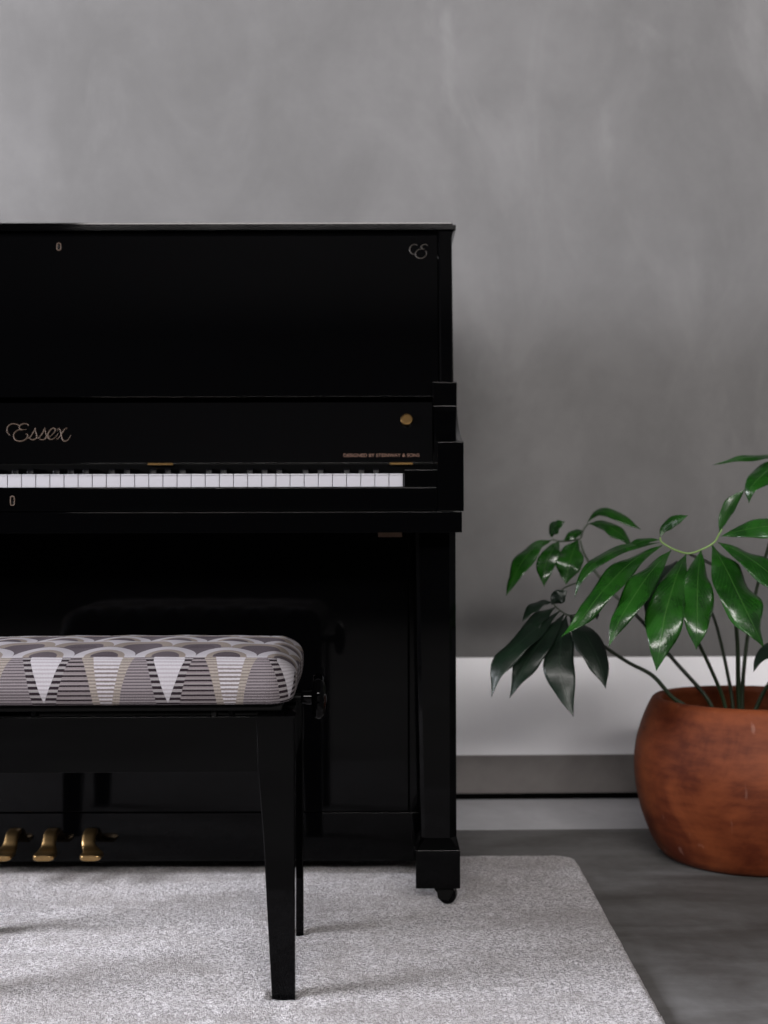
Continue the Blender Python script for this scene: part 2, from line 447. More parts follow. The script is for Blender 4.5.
# lid: lower slab with a cove below, thinner upper slab
lid = box_bm(mir(0.1345), 0.1345, 2.598, YB + 0.01, 1.2047, 1.2140, 0.0008)
lid = prism_bm([(mir(0.131), 1.2138), (0.131, 1.2138), (0.1262, 1.2196), (mir(0.1262), 1.2196)], 2.602, YB + 0.008, 0.0006, bm=lid, axis='Y')
part('lid', lid, M_BLK)
def cove(x_in, sgn):
    pts = [(x_in, 1.2046)] + [(x_in + sgn * 0.0072 * (1 - math.sin(t)), 1.2046 - 0.019 * (1 - math.cos(t))) for t in [k * math.pi / 16 for k in range(9)]]
    return prism_bm(pts, 2.603, YB, 0, axis='Y')
part('cove_moulding', cove(XO - 0.0002, 1), M_BLK)
part('cove_moulding', cove(mir(XO) + 0.0002, -1), M_BLK)
# upper front panel, raked like the case edges
def raked(x0, x1, z0, z1, off, th, bev):
    pts = [(panelY(z0) + off, z0), (panelY(z1) + off, z1), (panelY(z1) + off + th, z1), (panelY(z0) + off + th, z0)]
    return prism_bm(pts, x0, x1, bev)
upper = part('upper_panel', raked(mir(0.1005), 0.1005, 0.892, 1.2035, 0.014, 0.02, 0.0004), M_BLK)
# arms with the concave sweep
arm = [(2.60, 0.915), (2.515, 0.915), (2.515, 0.8700)]
for k in range(3, 19):
    c_ = math.cos(math.pi / 2 * k / 18); s_ = (1 - c_ ** 1.4) ** (1 / 1.4)
    arm.append((2.302 + 0.213 * c_, 0.8700 - 0.0732 * s_))
arm += [(2.300, 0.682), (2.60, 0.682)]
part('arm', prism_bm(arm, 0.0879, 0.1314, 0.0016), M_BLK)
part('arm', prism_bm(arm, mir(0.1314), mir(0.0879), 0.0016), M_BLK)
# keybed, slip, blocks
part('keybed', box_bm(mir(0.1276), 0.1276, 2.292, 2.575, 0.6473, 0.6812, 0.0006), M_BLK)
slip = part('key_slip', box_bm(mir(0.0876), 0.0876, 2.3005, 2.316, 0.6822, 0.7228, 0.0025, 4), M_BLK)
KR = 0.0320
KP = 14.14 * 2.318 / FPX
KL = KR - 52 * KP
part('key_block', box_bm(KR + 0.0016, 0.0876, 2.303, 2.466, 0.7207, 0.7510, 0.0015), M_BLK)
part('key_block', box_bm(mir(0.0876), KL - 0.0016, 2.303, 2.466, 0.7207, 0.7510, 0.0015), M_BLK)
part('key_frame', box_bm(mir(0.0876), 0.0876, 2.317, 2.545, 0.683, 0.716), M_FELT)
part('name_rail', box_bm(mir(0.0876), 0.0876, 2.472, 2.50, 0.717, 0.7655, 0.001), M_FELT)
# fallboard (opened) with name, badge, lock
def fbY(z): return 2.470 + (z - 0.7675) / 0.11 * 0.035
fb = part('fallboard', prism_bm([(fbY(0.7675), 0.7675), (fbY(0.8775), 0.8775), (fbY(0.8775) + 0.018, 0.8790), (fbY(0.7675) + 0.018, 0.7675)], mir(0.0868), 0.0868, 0.0008), M_BLK)
def onplane(px, py, f, off=0.0):
    Y = 2.5
    for _ in range(12):
        Y = f(CAMZ - (py - CY) * Y / FPX) - off
    return P(px, py, Y)
def strokes(strk, place, r, mat, name, parent, label=None, taper=True):
    cu = bpy.data.curves.new('c', 'CURVE'); cu.dimensions = '3D'; cu.bevel_depth = r; cu.bevel_resolution = 1; cu.use_fill_caps = True
    for pts in strk:
        q = catmull([(*p, 0) for p in pts], 6)
        sp_ = cu.splines.new('POLY'); sp_.points.add(len(q) - 1)
        for k, p in enumerate(q):
            w_ = place(p.x, p.y); sp_.points[k].co = (*w_, 1)
            t = k / (len(q) - 1); sp_.points[k].radius = 0.55 + 0.65 * math.sin(math.pi * t) if taper else 1.0
    o = bpy.data.objects.new('c', cu); COL.objects.link(o)
    dg = C.evaluated_depsgraph_get()
    me = bpy.data.meshes.new_from_object(o.evaluated_get(dg)); bpy.data.objects.remove(o); bpy.data.curves.remove(cu)
    me.materials.clear()
    o2 = link(name, me, mat, parent)
    if label: o2['label'] = label
    return o2
E = [[(100, 238), (74, 205), (72, 168), (92, 138), (130, 126), (170, 132), (190, 150)],
     [(280, 148), (262, 128), (225, 126), (194, 142), (190, 168), (215, 184), (252, 178)],
     [(222, 184), (175, 186), (142, 212), (133, 245), (150, 280), (195, 293), (240, 280), (266, 250), (262, 222), (245, 226)],
     [(262, 270), (292, 252), (322, 208), (340, 164)], [(340, 164), (346, 205), (356, 245), (338, 274), (305, 278), (282, 262)],
     [(352, 268), (385, 250), (415, 208), (432, 164)], [(432, 164), (438, 205), (448, 245), (430, 274), (398, 278), (374, 262)],
     [(448, 266), (490, 242), (524, 208), (534, 180), (514, 168), (484, 188), (463, 228), (470, 266), (502, 276), (545, 244), (560, 218)],
     [(552, 196), (566, 172), (582, 190), (592, 240), (606, 282), (632, 294), (662, 272), (682, 234)],
     [(652, 166), (624, 178), (596, 220), (570, 258), (540, 276)]]
strokes(E, lambda x, y: onplane(x / 9.6, 410 + y / 9.6, fbY, 0.0004), 0.00085, M_GOLD, 'lettering', fb, 'gold script maker lettering')
def textmesh(s, width, mat, name, parent, M):
    cu = bpy.data.curves.new('t', 'FONT'); cu.body = s; cu.size = 1.0; cu.extrude = 0.01; cu.align_x = 'CENTER'; cu.offset = 0.012
    o = bpy.data.objects.new('t', cu); COL.objects.link(o)
    dg = C.evaluated_depsgraph_get()
    me = bpy.data.meshes.new_from_object(o.evaluated_get(dg)); bpy.data.objects.remove(o); bpy.data.curves.remove(cu)
    xs_ = [v.co.x for v in me.vertices]; k = width / (max(xs_) - min(xs_))  # letter height follows
    me.transform(M @ Matrix.Diagonal((k, k * 0.95, k, 1)))
    me.materials.clear()
    return link(name, me, mat, parent)
rake = math.atan2(0.035, 0.11)
c0 = onplane(381.5, 456.8, fbY, 0.0006)
Mt = Matrix.Translation(c0) @ Matrix.Rotation(math.pi / 2 - rake, 4, 'X')
textmesh('DESIGNED BY STEINWAY & SONS', 0.134, M_ORANGE, 'lettering', fb, Mt)['label'] = 'small copper capitals'
c0 = onplane(407, 420, fbY, 0.004); ax = (0, -math.cos(rake), math.sin(rake))
kb = cyl_bm(c0, ax, 0.0112, 0.010, 40, 0.003)
kb = cyl_bm(Vector(c0) + Vector(ax) * 0.0052, ax, 0.0078, 0.001, 40, 0.0004, kb)
part('knob', kb, M_BRONZE, fb, label='round brass knob')
for xa, xb in ((148, 173), (390, 413), (-104, -79)):
    p0, p1 = P(xa, 464, 2.466), P(xb, 464, 2.466)
    h = box_bm(p0.x, p1.x, 2.464, 2.472, 0.7640, 0.7668, 0.0006)
    h = cyl_bm(((p0.x + p1.x) / 2, 2.4655, 0.7672), (1, 0, 0), 0.0014, p1.x - p0.x, 12, 0, h)
    part('hinge', h, M_BRONZE, fb, label='thin brass hinge')
# monogram on the upper panel and the two keyholes
upY = lambda z: panelY(z) + 0.014
G_ = [[(292, 134), (262, 122), (222, 134), (197, 175), (203, 215), (228, 242), (258, 252)],
      [(425, 140), (400, 122), (362, 130), (344, 152), (356, 178), (385, 184)],
      [(362, 182), (318, 184), (282, 210), (270, 245), (284, 282), (322, 300), (368, 294), (404, 262), (412, 225), (395, 205)]]
strokes(G_, lambda x, y: onplane(395 + x / 12.8, 235 + y / 12.8, upY, 0.0004), 0.0009, M_DULLGOLD, 'monogram', upper, 'dull gold monogram')
def keyhole(px, py, f, parent, mat, kw=2.3, kh=4.0):
    # an upright oval escutcheon ring round a dark slot
    ring = [(math.copysign(abs(math.cos(t)) ** 0.6, math.cos(t)) * kw, math.copysign(abs(math.sin(t)) ** 0.6, math.sin(t)) * kh) for t in [k * math.pi / 10 for k in range(20)]]
    ring.append(ring[0])
    r_ = [onplane(px + a, py + b_2, f, 0.0003) for a, b_2 in ring]
    bm = tube_bm(r_, lambda t: 0.00095, 6)
    o = part('keyhole', bm, mat, parent, label='brass keyhole plate')
    q = [onplane(px, py - kh * 0.35, f, 0.0006), onplane(px, py + kh * 0.45, f, 0.0006)]
    part('key_slot', tube_bm([q[0], (q[0] + q[1]) / 2, q[1]], lambda t: 0.0008 + 0.0012 * (t < 0.3), 8), M_SATIN, o)
keyhole(59.5, 246, upY, upper, M_GOLD, 1.9, 3.5)
keyhole(12.5, 500, lambda z: 2.3005, slip, M_GOLD, 2.0, 4.6)
# white keys: each key one mesh copied along the keyboard
kb = box_bm(0.0005, KP - 0.0005, 2.3195, 2.470, 0.716, 0.7425, 0.0006, 1)
kb = box_bm(0.0004, KP - 0.0004, 2.3180, 2.470, 0.7422, 0.7447, 0.0009, 2, kb)
k0 = part('white_key', kb, M_KEY)
base = k0.location.copy()
for i in range(52):
    o = k0 if i == 0 else k0.copy()
    if i: COL.objects.link(o)
    o.location = base + Vector((KL + i * KP, 0, 0))
# black keys, counted from the top C: no black between B and C, E and F
bk = prism_bm([(2.3690, 0.741), (2.3715, 0.7535), (2.3745, 0.7560), (2.470, 0.7560), (2.470, 0.741)], -0.0055, 0.0055, 0.0014)
b0 = part('black_key', bk, M_EBONY)
base = b0.location.copy(); first = True
names = 'CBAGFED'                                     # white keys going down from the top C
for j in range(51):
    hi, lo = names[j % 7], names[(j + 1) % 7]
    if (hi, lo) in (('C', 'B'), ('F', 'E')): continue
    o = b0 if first else b0.copy()
    if not first: COL.objects.link(o)
    first = False
    sh = {'B': 0.0015, 'A': 0.0, 'G': -0.0015, 'E': 0.001, 'D': -0.001}[hi]
    o.location = base + Vector((KR - (j + 1) * KP + sh, 0, 0))
# lower case
GX = 0.0436
part('lower_panel', box_bm(mir(GX), GX, 2.560, 2.578, 0.1335, 0.645, 0.0012), M_BLK)
part('stile', box_bm(GX + 0.0022, 0.1012, 2.560, 2.578, 0.1335, 0.645, 0.0012), M_BLK)
part('stile', box_bm(mir(0.1012), mir(GX + 0.0022), 2.560, 2.578, 0.1335, 0.645, 0.0012), M_BLK)
rail = part('bottom_rail', box_bm(mir(0.1012), 0.1012, 2.560, 2.585, 0.043, 0.1312, 0.0006), M_BLK)
part('bottom_board', box_bm(mir(0.1012), 0.1012, 2.586, YB - 0.03, 0.05, 0.075), M_SATIN)
p0, p1 = P(378, 535, 2.55), P(402, 535, 2.55)
part('brown_block', box_bm(p0.x, p1.x, 2.548, 2.5595, 0.6355, 0.6475, 0.001), M_BROWN, label='small brown block')  # small brown block under the keybed
# front legs with toe blocks and casters
def leg(m_):
    f = (lambda x: x) if not m_ else mir
    def ring(xl, xr, y0, y1, ch, z):
        pts = [(xl + ch * 0.5, y0), (xr - ch, y0), (xr, y0 + ch), (xr, y1), (xl, y1), (xl, y0 + ch * 0.5)]
        return [Vector((f(a), b2, z)) for a, b2 in pts]
    bm = loft_bm([ring(0.0535, 0.1217, 2.372, 2.437, 0.011, 0.6474), ring(0.0585, 0.1221, 2.372, 2.437, 0.0115, 0.35), ring(0.0625, 0.1223, 2.372, 2.437, 0.012, 0.1285),
                  ring(0.0605, 0.1235, 2.369, 2.442, 0.009, 0.1245), ring(0.0535, 0.1268, 2.3605, 2.45, 0.002, 0.1105)])
    o = part('leg', bm, M_BLK, ang=0.35)
    xa, xb = sorted((f(0.0523), f(0.1273)))
    part('toe_block', box_bm(xa, xb, 2.360, 2.60, 0.0455, 0.1105, 0.0014), M_BLK, o)
    caster(f, 2.385, o)
def caster(f, y, par):
    br = [(0.0765, 0.0456), (0.0815, 0.0440), (0.0885, 0.0350), (0.0905, 0.0240), (0.1080, 0.0215), (0.1140, 0.0310), (0.1190, 0.0456)]
    br = [(f(a), b2) for a, b2 in br]
    bm = prism_bm(br, y - 0.011, y + 0.016, 0.001, axis='Y')
    c_o = part('caster', bm, M_SATIN, par)
    part('wheel', cyl_bm((f(0.1075), y + 0.002, 0.0295), (0.25, 1, 0), 0.0155, 0.018, 28, 0.003), M_BLK, c_o)
leg(False); leg(True)
for xc in (0.09, mir(0.09)):
    c_o = part('caster', box_bm(xc - 0.02, xc + 0.02, YB - 0.09, YB - 0.03, 0.035, 0.0505, 0.003), M_SATIN)
    part('wheel', cyl_bm((xc, YB - 0.06, 0.0180), (1, 0, 0), 0.018, 0.02, 28, 0.003), M_BLK, c_o)
# pedals
def pedal(px_neck, px_tip):
    path = catmull([(2.580, 0.0985, 0), (2.556, 0.0985, 0), (2.541, 0.0955, 0), (2.531, 0.0865, 0), (2.522, 0.0765, 0), (2.508, 0.0710, 0), (2.490, 0.0708, 0), (2.472, 0.0700, 0)], 5)
    xn = (px_neck - CX) * 2.55 / FPX; xt = (px_tip - CX) * 2.475 / FPX
    rings = []; N = len(path)
    for k, p in enumerate(path):
        t = k / (N - 1)
        nx_ = path[min(k + 1, N - 1)] - path[max(k - 1, 0)]; nx_.normalize()
        nrm = Vector((nx_.y, -nx_.x, 0))                    # (Y,Z) normal
        if nrm.y < 0: nrm = -nrm
        e = min(1, max(0, (t - 0.42) / 0.38)); e = e * e * (3 - 2 * e)
        hw = 0.0118 + 0.0072 * e
        if t > 0.93: hw *= 1 - 0.35 * ((t - 0.93) / 0.07) ** 2
        xc = xn + (xt - xn) * e
        th = 0.0045
        rg = []
        for (a, s_) in ((-1, -0.6), (-1, 0.6), (-0.86, 1), (-0.5, 1.12), (0, 1.18), (0.5, 1.12), (0.86, 1), (1, 0.6), (1, -0.6), (0.86, -1), (-0.86, -1)):
            q = p + nrm * th * s_
            rg.append(Vector((xc + a * hw, q.x, q.y)))
        rings.append(rg)
    part('pedal', loft_bm(rings), M_BRASS, rail, 0.9, 'polished brass pedal')
pedal(13, -1); pedal(51, 42); pedal(90, 89)

# ------------------------------------------------------------------ bench
BC = Vector((-0.394, 2.073, RUG))
bench = empty('piano_bench', BC, math.radians(1.0))
tag(bench, 'black piano bench with patterned woven seat, standing on the rug before the piano', 'bench')
def bpart(name, bm, mat, parent=bench, ang=0.5, label=None):
    o = flat_faces(link(name, bm_mesh(bm, name, ang), mat, parent, world=False))
    if label: o['label'] = label
    return o
HW, Y0, Y1 = 0.268, -0.157, 0.162                 # half width and front / back faces of the legs, bench frame
ZT = 0.386                                          # top of legs above the rug
for sx in (1, -1):
    for (ya, yb, front) in ((Y0, Y0 + 0.045, 1), (Y1 - 0.045, Y1, 0)):
        def rg(wd, dp, z, out=0.0):
            xs_ = (sx * (HW + out) - sx * wd, sx * (HW + out))
            y_a, y_b = (ya, ya + dp) if front else (yb - dp, yb)
            c_ = 0.0016
            x_a, x_b = min(xs_), max(xs_)
            return [Vector(q) for q in ((x_a + c_, y_a, z), (x_b - c_, y_a, z), (x_b, y_a + c_, z), (x_b, y_b - c_, z), (x_b - c_, y_b, z), (x_a + c_, y_b, z), (x_a, y_b - c_, z), (x_a, y_a + c_, z))]
        bm = loft_bm([rg(0.0312, 0.029, -0.007), rg(0.0318, 0.030, 0.0), rg(0.0435, 0.040, ZT - 0.165), rg(0.0515, 0.045, ZT - 0.06), rg(0.0525, 0.045, ZT)])
        bpart('leg', bm, M_BLK, ang=0.3)
bpart('apron', box_bm(-HW + 0.05, HW - 0.05, Y0 + 0.005, Y0 + 0.023, 0.309, ZT - 0.001, 0.0004), M_BLK)
bpart('apron', box_bm(-HW + 0.05, HW - 0.05, Y1 - 0.023, Y1 - 0.005, 0.309, ZT - 0.001, 0.0004), M_BLK)
for sx in (1, -1):
    xa, xb = sorted((sx * (HW - 0.004), sx * (HW - 0.022)))
    bpart('apron', box_bm(xa, xb, Y0 + 0.044, Y1 - 0.044, 0.309, ZT - 0.001, 0.0004), M_BLK)
# lifting gear under the seat board
base_o = bpart('seat_board', box_bm(-HW + 0.018, HW - 0.018, Y0 + 0.008, Y1 - 0.008, 0.3925, 0.4035, 0.002), M_SATIN)
for sx in (1, -1):
    for yy in (-0.125, 0.14):
        bpart('lift_bracket', box_bm(sx * 0.155 - 0.004, sx * 0.155 + 0.004, yy - 0.012, yy + 0.012, 0.340, 0.3930, 0.001), M_SATIN)
for sx in (1, -1):
    sh = bpart('adjusting_shaft', cyl_bm((sx * 0.13, 0.0, 0.392 - 0.0005), (1, 0, 0), 0.0055, 0.30, 20), M_SATIN)
    # grooved hand wheel: lathe about the x axis
    prof = [(0.0, -0.0105), (0.020, -0.0105), (0.0315, -0.0085), (0.0345, -0.004), (0.0352, 0.0), (0.0335, 0.0045), (0.0290, 0.0085), (0.020, 0.0115), (0.012, 0.0125), (0.0, 0.0130)]
    t = bmesh.new(); rings = []
    n_ = 48
    for r, xx in prof:
        rr = []
        for k in range(n_):
            a = 2 * math.pi * k / n_
            g = r * (1 - (0.055 * (0.5 + 0.5 * math.cos(a * 10)) if r > 0.027 else 0))
            rr.append(Vector((sx * (0.297 + xx), g * math.cos(a), 0.3915 + g * math.sin(a))))
        rings.append(rr)
    rings[0] = [Vector((rings[0][0].x, 0.002 * math.cos(2 * math.pi * k / n_), 0.3915 + 0.002 * math.sin(2 * math.pi * k / n_))) for k in range(n_)]
    rings[-1] = [Vector((rings[-1][0].x, 0.002 * math.cos(2 * math.pi * k / n_), 0.3915 + 0.002 * math.sin(2 * math.pi * k / n_))) for k in range(n_)]
    bm = loft_bm(rings)
    bm = cyl_bm((sx * 0.279, 0, 0.3915), (1, 0, 0), 0.011, 0.016, 24, 0.001, bm)
    bpart('hand_wheel', bm, M_BLK, sh, 0.6)
# cushion
def make_cushion():
    HX, HB = 0.2645, 0.1835
    zb, zt = 0.4030, 0.4665
    rt, rb, re = 0.030, 0.010, 0.034
    yc = 0.012
    def profile(ins, sq):
        """front-bottom -> front -> top -> back -> back-bottom, inset by ins; returns (y,z,v)"""
        hb = HB - ins; b0_, t0 = zb + sq * 0.25, zt - sq
        r1 = min(rt, (t0 - b0_) * 0.48); pts = []
        pts.append((-hb + rb + 0.03, b0_))
        for k in range(5): 
            a = math.pi / 2 * k / 4; pts.append((-hb + rb - rb * math.sin(a), b0_ + rb - rb * math.cos(a)))
        for k in range(1, 6):
            f = k / 6; zz = b0_ + rb + (t0 - r1 - b0_ - rb) * f
            pts.append((-hb - 0.003 * math.sin(math.pi * f), zz))
        for k in range(9):
            a = math.pi / 2 * k / 8; pts.append((-hb + r1 - r1 * math.cos(a), t0 - r1 + r1 * math.sin(a)))
        nT = 24
        for k in range(1, nT): pts.append((-hb + r1 + (2 * hb - 2 * r1) * k / nT, t0))
        half = pts[:]
        front = [p for p in half if True]
        n0 = 1 + 5 + 5 + 9
        mirr = [(-y, z) for (y, z) in half[:n0]][::-1]
        pts = half + mirr
        return pts
    st = []
    ends = 9
    for k in range(ends + 1):
        a = math.pi / 2 * (1 - k / ends)
        st.append((-HX + re - re * math.sin(a), re * (1 - math.cos(a))))
    nmid = 90
    for k in range(1, nmid): st.append((-HX + re + (2 * HX - 2 * re) * k / nmid, 0.0))
    for k in range(ends + 1):
        a = math.pi / 2 * k / ends
        st.append((HX - re + re * math.sin(a), re * (1 - math.cos(a))))
    bm = bmesh.new(); uvl = bm.loops.layers.uv.new('UVMap')
    rows = []
    for x, ins in st:
        pr = profile(ins * 0.9, ins * 0.75)
        row_ = []; v = -0.03; prev = None
        for (y, z) in pr:
            if prev is not None: v += math.hypot(y - prev[0], z - prev[1])
            prev = (y, z)
            dome = max(0.0, (1 - (y / HB) ** 2)) * max(0.0, (1 - (abs(x) / HX) ** 4))
            z2 = z
            if z > zb + 0.02:
                k_ = (z - zb - 0.02) / (zt - zb - 0.02)
                z2 += k_ * (0.0100 * dome + 0.0014 * math.cos(x * 2 * math.pi / 0.084) * dome)
            x2 = x + (0.0035 * math.sin(math.pi * min(1, max(0, (z - zb) / (zt - zb)))) * (1 if x > 0 else -1) if abs(x) > HX - re else 0)
            row_.append((bm.verts.new((x2, y + yc, z2)), v))
        rows.append(row_)
    xw = BC.x
    arc = 0
    us = []
    for i, (x, ins) in enumerate(st):
        us.append(x)
    # arc length round the two ends
    for i in range(ends - 1, -1, -1):
        us[i] = us[i + 1] - math.hypot(st[i + 1][0] - st[i][0], st[i + 1][1] - st[i][1])
    for i in range(len(st) - ends, len(st)):
        us[i] = us[i - 1] + math.hypot(st[i][0] - st[i - 1][0], st[i][1] - st[i - 1][1])
    for i in range(len(rows) - 1):
        for j in range(len(rows[0]) - 1):
            q = [(rows[i][j], us[i]), (rows[i + 1][j], us[i + 1]), (rows[i + 1][j + 1], us[i + 1]), (rows[i][j + 1], us[i])]
            f = bm.faces.new([c_[0][0] for c_ in q])
            for lp, c_ in zip(f.loops, q): lp[uvl].uv = (c_[1] + xw, c_[0][1])
    # the underside and the two end faces
    for i in range(len(rows) - 1):
        f = bm.faces.new((rows[i][0][0], rows[i][-1][0], rows[i + 1][-1][0], rows[i + 1][0][0]))
    for r_, ue, sg in ((rows[0], us[0], -1), (rows[-1], us[-1], 1)):
        n_ = len(r_)
        for j in range(n_ // 2):
            j2 = n_ - 1 - j
            if j + 1 >= j2: break
            vs = [r_[j], r_[j + 1], r_[j2 - 1], r_[j2]]
            if len({id(t_[0]) for t_ in vs}) < 4: continue
            f = bm.faces.new([t_[0] for t_ in vs])
            for lp in f.loops:
                lp[uvl].uv = (ue + xw + sg * (lp.vert.co.y - yc + HB) * 0.9, lp.vert.co.z - zb)
    bmesh.ops.recalc_face_normals(bm, faces=bm.faces[:])
    me = bpy.data.meshes.new('seat_cushion'); bm.to_mesh(me); bm.free(); me.shade_smooth(); me.set_sharp_from_angle(angle=1.2)
    o = link('seat_cushion', me, M_FABRIC, bench, world=False)
    o['label'] = 'woven cushion in white, taupe and plum fans'
make_cushion()

# ------------------------------------------------------------------ potted plant
PX, PY = 0.722, 2.757
plant = empty('potted_plant', (PX, PY, 0.0))
tag(plant, 'glossy green leafy plant in a round terracotta pot on the concrete floor', 'plant')
prof = [(0.0, 0.0015), (0.140, 0.0), (0.152, 0.0), (0.162, 0.003), (0.173, 0.010), (0.184, 0.022), (0.195, 0.042), (0.2050, 0.0660), (0.2140, 0.092), (0.2205, 0.1175), (0.2250, 0.143),
        (0.2272, 0.1670), (0.2278, 0.185), (0.2266, 0.204), (0.2225, 0.232), (0.2137, 0.2620), (0.2040, 0.288), (0.1955, 0.305), (0.1915, 0.3115), (0.1870, 0.3150), (0.1815, 0.3155), (0.1765, 0.3135),
        (0.1740, 0.309), (0.176, 0.300), (0.190, 0.270), (0.198, 0.24), (0.20, 0.2), (0.19, 0.12), (0.0, 0.05)]
part('pot', lathe_bm(prof, PX, PY, 128), M_POT, plant, 1.2, 'round bellied terracotta pot')
sb = bmesh.new(); rings = []
n_ = 72
for r in (0.0, 0.03, 0.06, 0.09, 0.12, 0.15, 0.175, 0.193):
    rings.append([sb.verts.new((PX + r * math.cos(2 * math.pi * k / n_) , PY + r * math.sin(2 * math.pi * k / n_), 0.232 + 0.006 * noise.noise((r * 40, k * 0.7, 2)) + 0.006 * (1 - r / 0.2))) for k in range(n_ if r > 0 else 1)])
for k in range(n_): sb.faces.new((rings[0][0], rings[1][k], rings[1][(k + 1) % n_]))
for a, c2 in zip(rings[1:-1], rings[2:]):
    for k in range(n_): sb.faces.new((a[k], c2[k], c2[(k + 1) % n_], a[(k + 1) % n_]))
part('soil', sb, M_SOIL, plant, 1.5)

def stem_mesh(pts, r0, r1):
    return tube_bm(catmull([P(*p) for p in pts], 7), lambda t: r0 + (r1 - r0) * t, 10)
def leaflet(pts, wpx, parent, mat, nh=(0, -0.85, 0.52), fold=0.16, wave=0.16, peak=0.55, seed=0, curl=0.0, asym=0.0):
    """a pointed blade along pts [(px,py,Y)...]; wpx = full width in photo pixels; nh = the way its face looks"""
    rnd = random.Random(seed)
    path = catmull([P(*p) for p in pts], 10)
    N = len(path)
    W = wpx * pts[len(pts) // 2][2] / FPX * 0.5
    nh = Vector(nh).normalized(); bm = bmesh.new(); uvl = bm.loops.layers.uv.new('UVMap')
    A = 10; rows = []
    ph, ph2 = rnd.uniform(0, 6), rnd.uniform(0, 6)
    L = sum((path[i + 1] - path[i]).length for i in range(N - 1)); acc = 0
    for i, p in enumerate(path):
        if i: acc += (p - path[i - 1]).length
        t = acc / L
        tg = (path[min(i + 1, N - 1)] - path[max(i - 1, 0)]).normalized()
        side_ = tg.cross(nh)
        if side_.length < 0.05: side_ = tg.cross(Vector((1, 0, 0)))
        side_.normalize(); nr = side_.cross(tg).normalized()
        if nr.dot(nh) < 0: nr = -nr
        # blade outline: slow rise from a narrow base, fullest at peak, drawn out tip
        if t < peak: wv = math.sin(math.pi / 2 * (t / peak)) ** 1.05
        else:
            q = (t - peak) / (1 - peak); wv = (1 - q ** 1.75) ** 1.15 if q < 1 else 0
        wv = max(wv, 0.035 if t < 0.98 else 0.012)
        row_ = []
        for a in range(A + 1):
            s_ = a / A * 2 - 1
            wl = 1 + (asym if s_ > 0 else -asym)
            wl *= 1 + 0.05 * math.sin(t * 17 + ph + (1.7 if s_ > 0 else 0))
            off = -fold * abs(s_) ** 1.3 * W * wv
            off += wave * W * (abs(s_) ** 2) * math.sin(t * 15 + ph2 + (2.1 if s_ > 0 else 0.0)) * min(1, wv * 1.5)
            off += curl * W * s_ * s_ * wv
            row_.append((bm.verts.new(p + side_ * s_ * W * wv * wl + nr * off), a / A, t))
        rows.append(row_)
    for i in range(N - 1):
        for a in range(A):
            q = (rows[i][a], rows[i][a + 1], rows[i + 1][a + 1], rows[i + 1][a])
            f = bm.faces.new([k[0] for k in q])
            for lp, k in zip(f.loops, q): lp[uvl].uv = (k[1], k[2])
    # give the blade its thickness
    bm.normal_update()
    geo = bmesh.ops.solidify(bm, geom=bm.faces[:], thickness=0.0007)
    me = bpy.data.meshes.new('leaflet'); bmesh.ops.recalc_face_normals(bm, faces=bm.faces[:]); bm.to_mesh(me); bm.free(); me.shade_smooth()
    return link('leaflet', me, mat, parent)

# --- the big front frond
F1 = part('frond', stem_mesh([(740, 722, 2.775), (738, 690, 2.765), (737, 640, 2.735), (732, 600, 2.69), (718, 570, 2.62), (689, 554.5, 2.512)], 0.0055, 0.0026), M_STEM, plant, 1.0, 'large bright frond')
rach = [(660, 538, 2.50), (662, 543, 2.50), (675, 550.5, 2.50), (689, 554, 2.505), (703, 549.5, 2.50), (714, 543, 2.50), (719, 535, 2.51), (722, 530, 2.51)]
part('rachis', stem_mesh(rach, 0.0019, 0.0015), M_RACHIS, F1, 1.0, 'pale green curved rib')
UP = (0.0, -0.72, 0.70)
LF = [([(660, 538, 2.50), (664, 529, 2.50), (674, 521, 2.49), (688, 516, 2.48)], 13, (-0.2, -0.8, 0.55), dict(wave=0.06)),
      ([(659, 540, 2.50), (645, 541, 2.49), (632, 546, 2.48), (622, 553, 2.48)], 10, (0.0, -0.75, 0.7), {}),
      ([(659, 543, 2.50), (625, 548, 2.47), (596, 562, 2.44), (580, 580, 2.43), (574.5, 598, 2.43)], 14, (-0.1, -0.62, 0.78), dict(wave=0.12)),
      ([(662, 546, 2.50), (632, 562, 2.46), (602, 592, 2.42), (582, 618, 2.40), (561, 637, 2.39)], 25, (-0.22, -0.80, 0.56), dict(wave=0.30)),
      ([(671, 551, 2.50), (651, 572, 2.45), (629, 604, 2.41), (616, 627, 2.39), (608.5, 647, 2.38)], 27, (-0.28, -0.85, 0.45), dict(wave=0.24)),
      ([(686, 555, 2.50), (676, 578, 2.45), (665, 615, 2.41), (660, 645, 2.39), (656, 671.5, 2.39)], 37, (-0.12, -0.88, 0.45), dict(wave=0.20, peak=0.62)),
      ([(701, 551, 2.50), (698, 575, 2.455), (697, 605, 2.42), (697, 630, 2.40), (696, 650.5, 2.40)], 34, (0.05, -0.9, 0.43), dict(wave=0.24, peak=0.6)),
      ([(712, 545, 2.50), (725, 568, 2.46), (742, 603, 2.42), (754, 628, 2.40), (763.5, 648, 2.40)], 43, (0.22, -0.87, 0.44), dict(wave=0.22, peak=0.56)),
      ([(718, 543, 2.50), (738, 552, 2.47), (762, 568, 2.44), (786, 590, 2.42), (800, 612, 2.41)], 31, (0.25, -0.78, 0.57), dict(wave=0.12)),
      ([(721, 537, 2.51), (742, 531, 2.50), (768, 527, 2.48), (792, 528, 2.46), (812, 534, 2.45)], 25, (0.1, -0.80, 0.6), dict(wave=0.1, peak=0.5)),
      ([(719.5, 534, 2.51), (723, 521, 2.52), (732, 504, 2.53), (745, 490, 2.53)], 14, (0.45, -0.8, 0.35), dict(wave=0.06))]
for i, (pts, wp, nh, kw) in enumerate(LF):
    leaflet(pts, wp, F1, M_LEAF, nh, seed=20 + i, **kw)
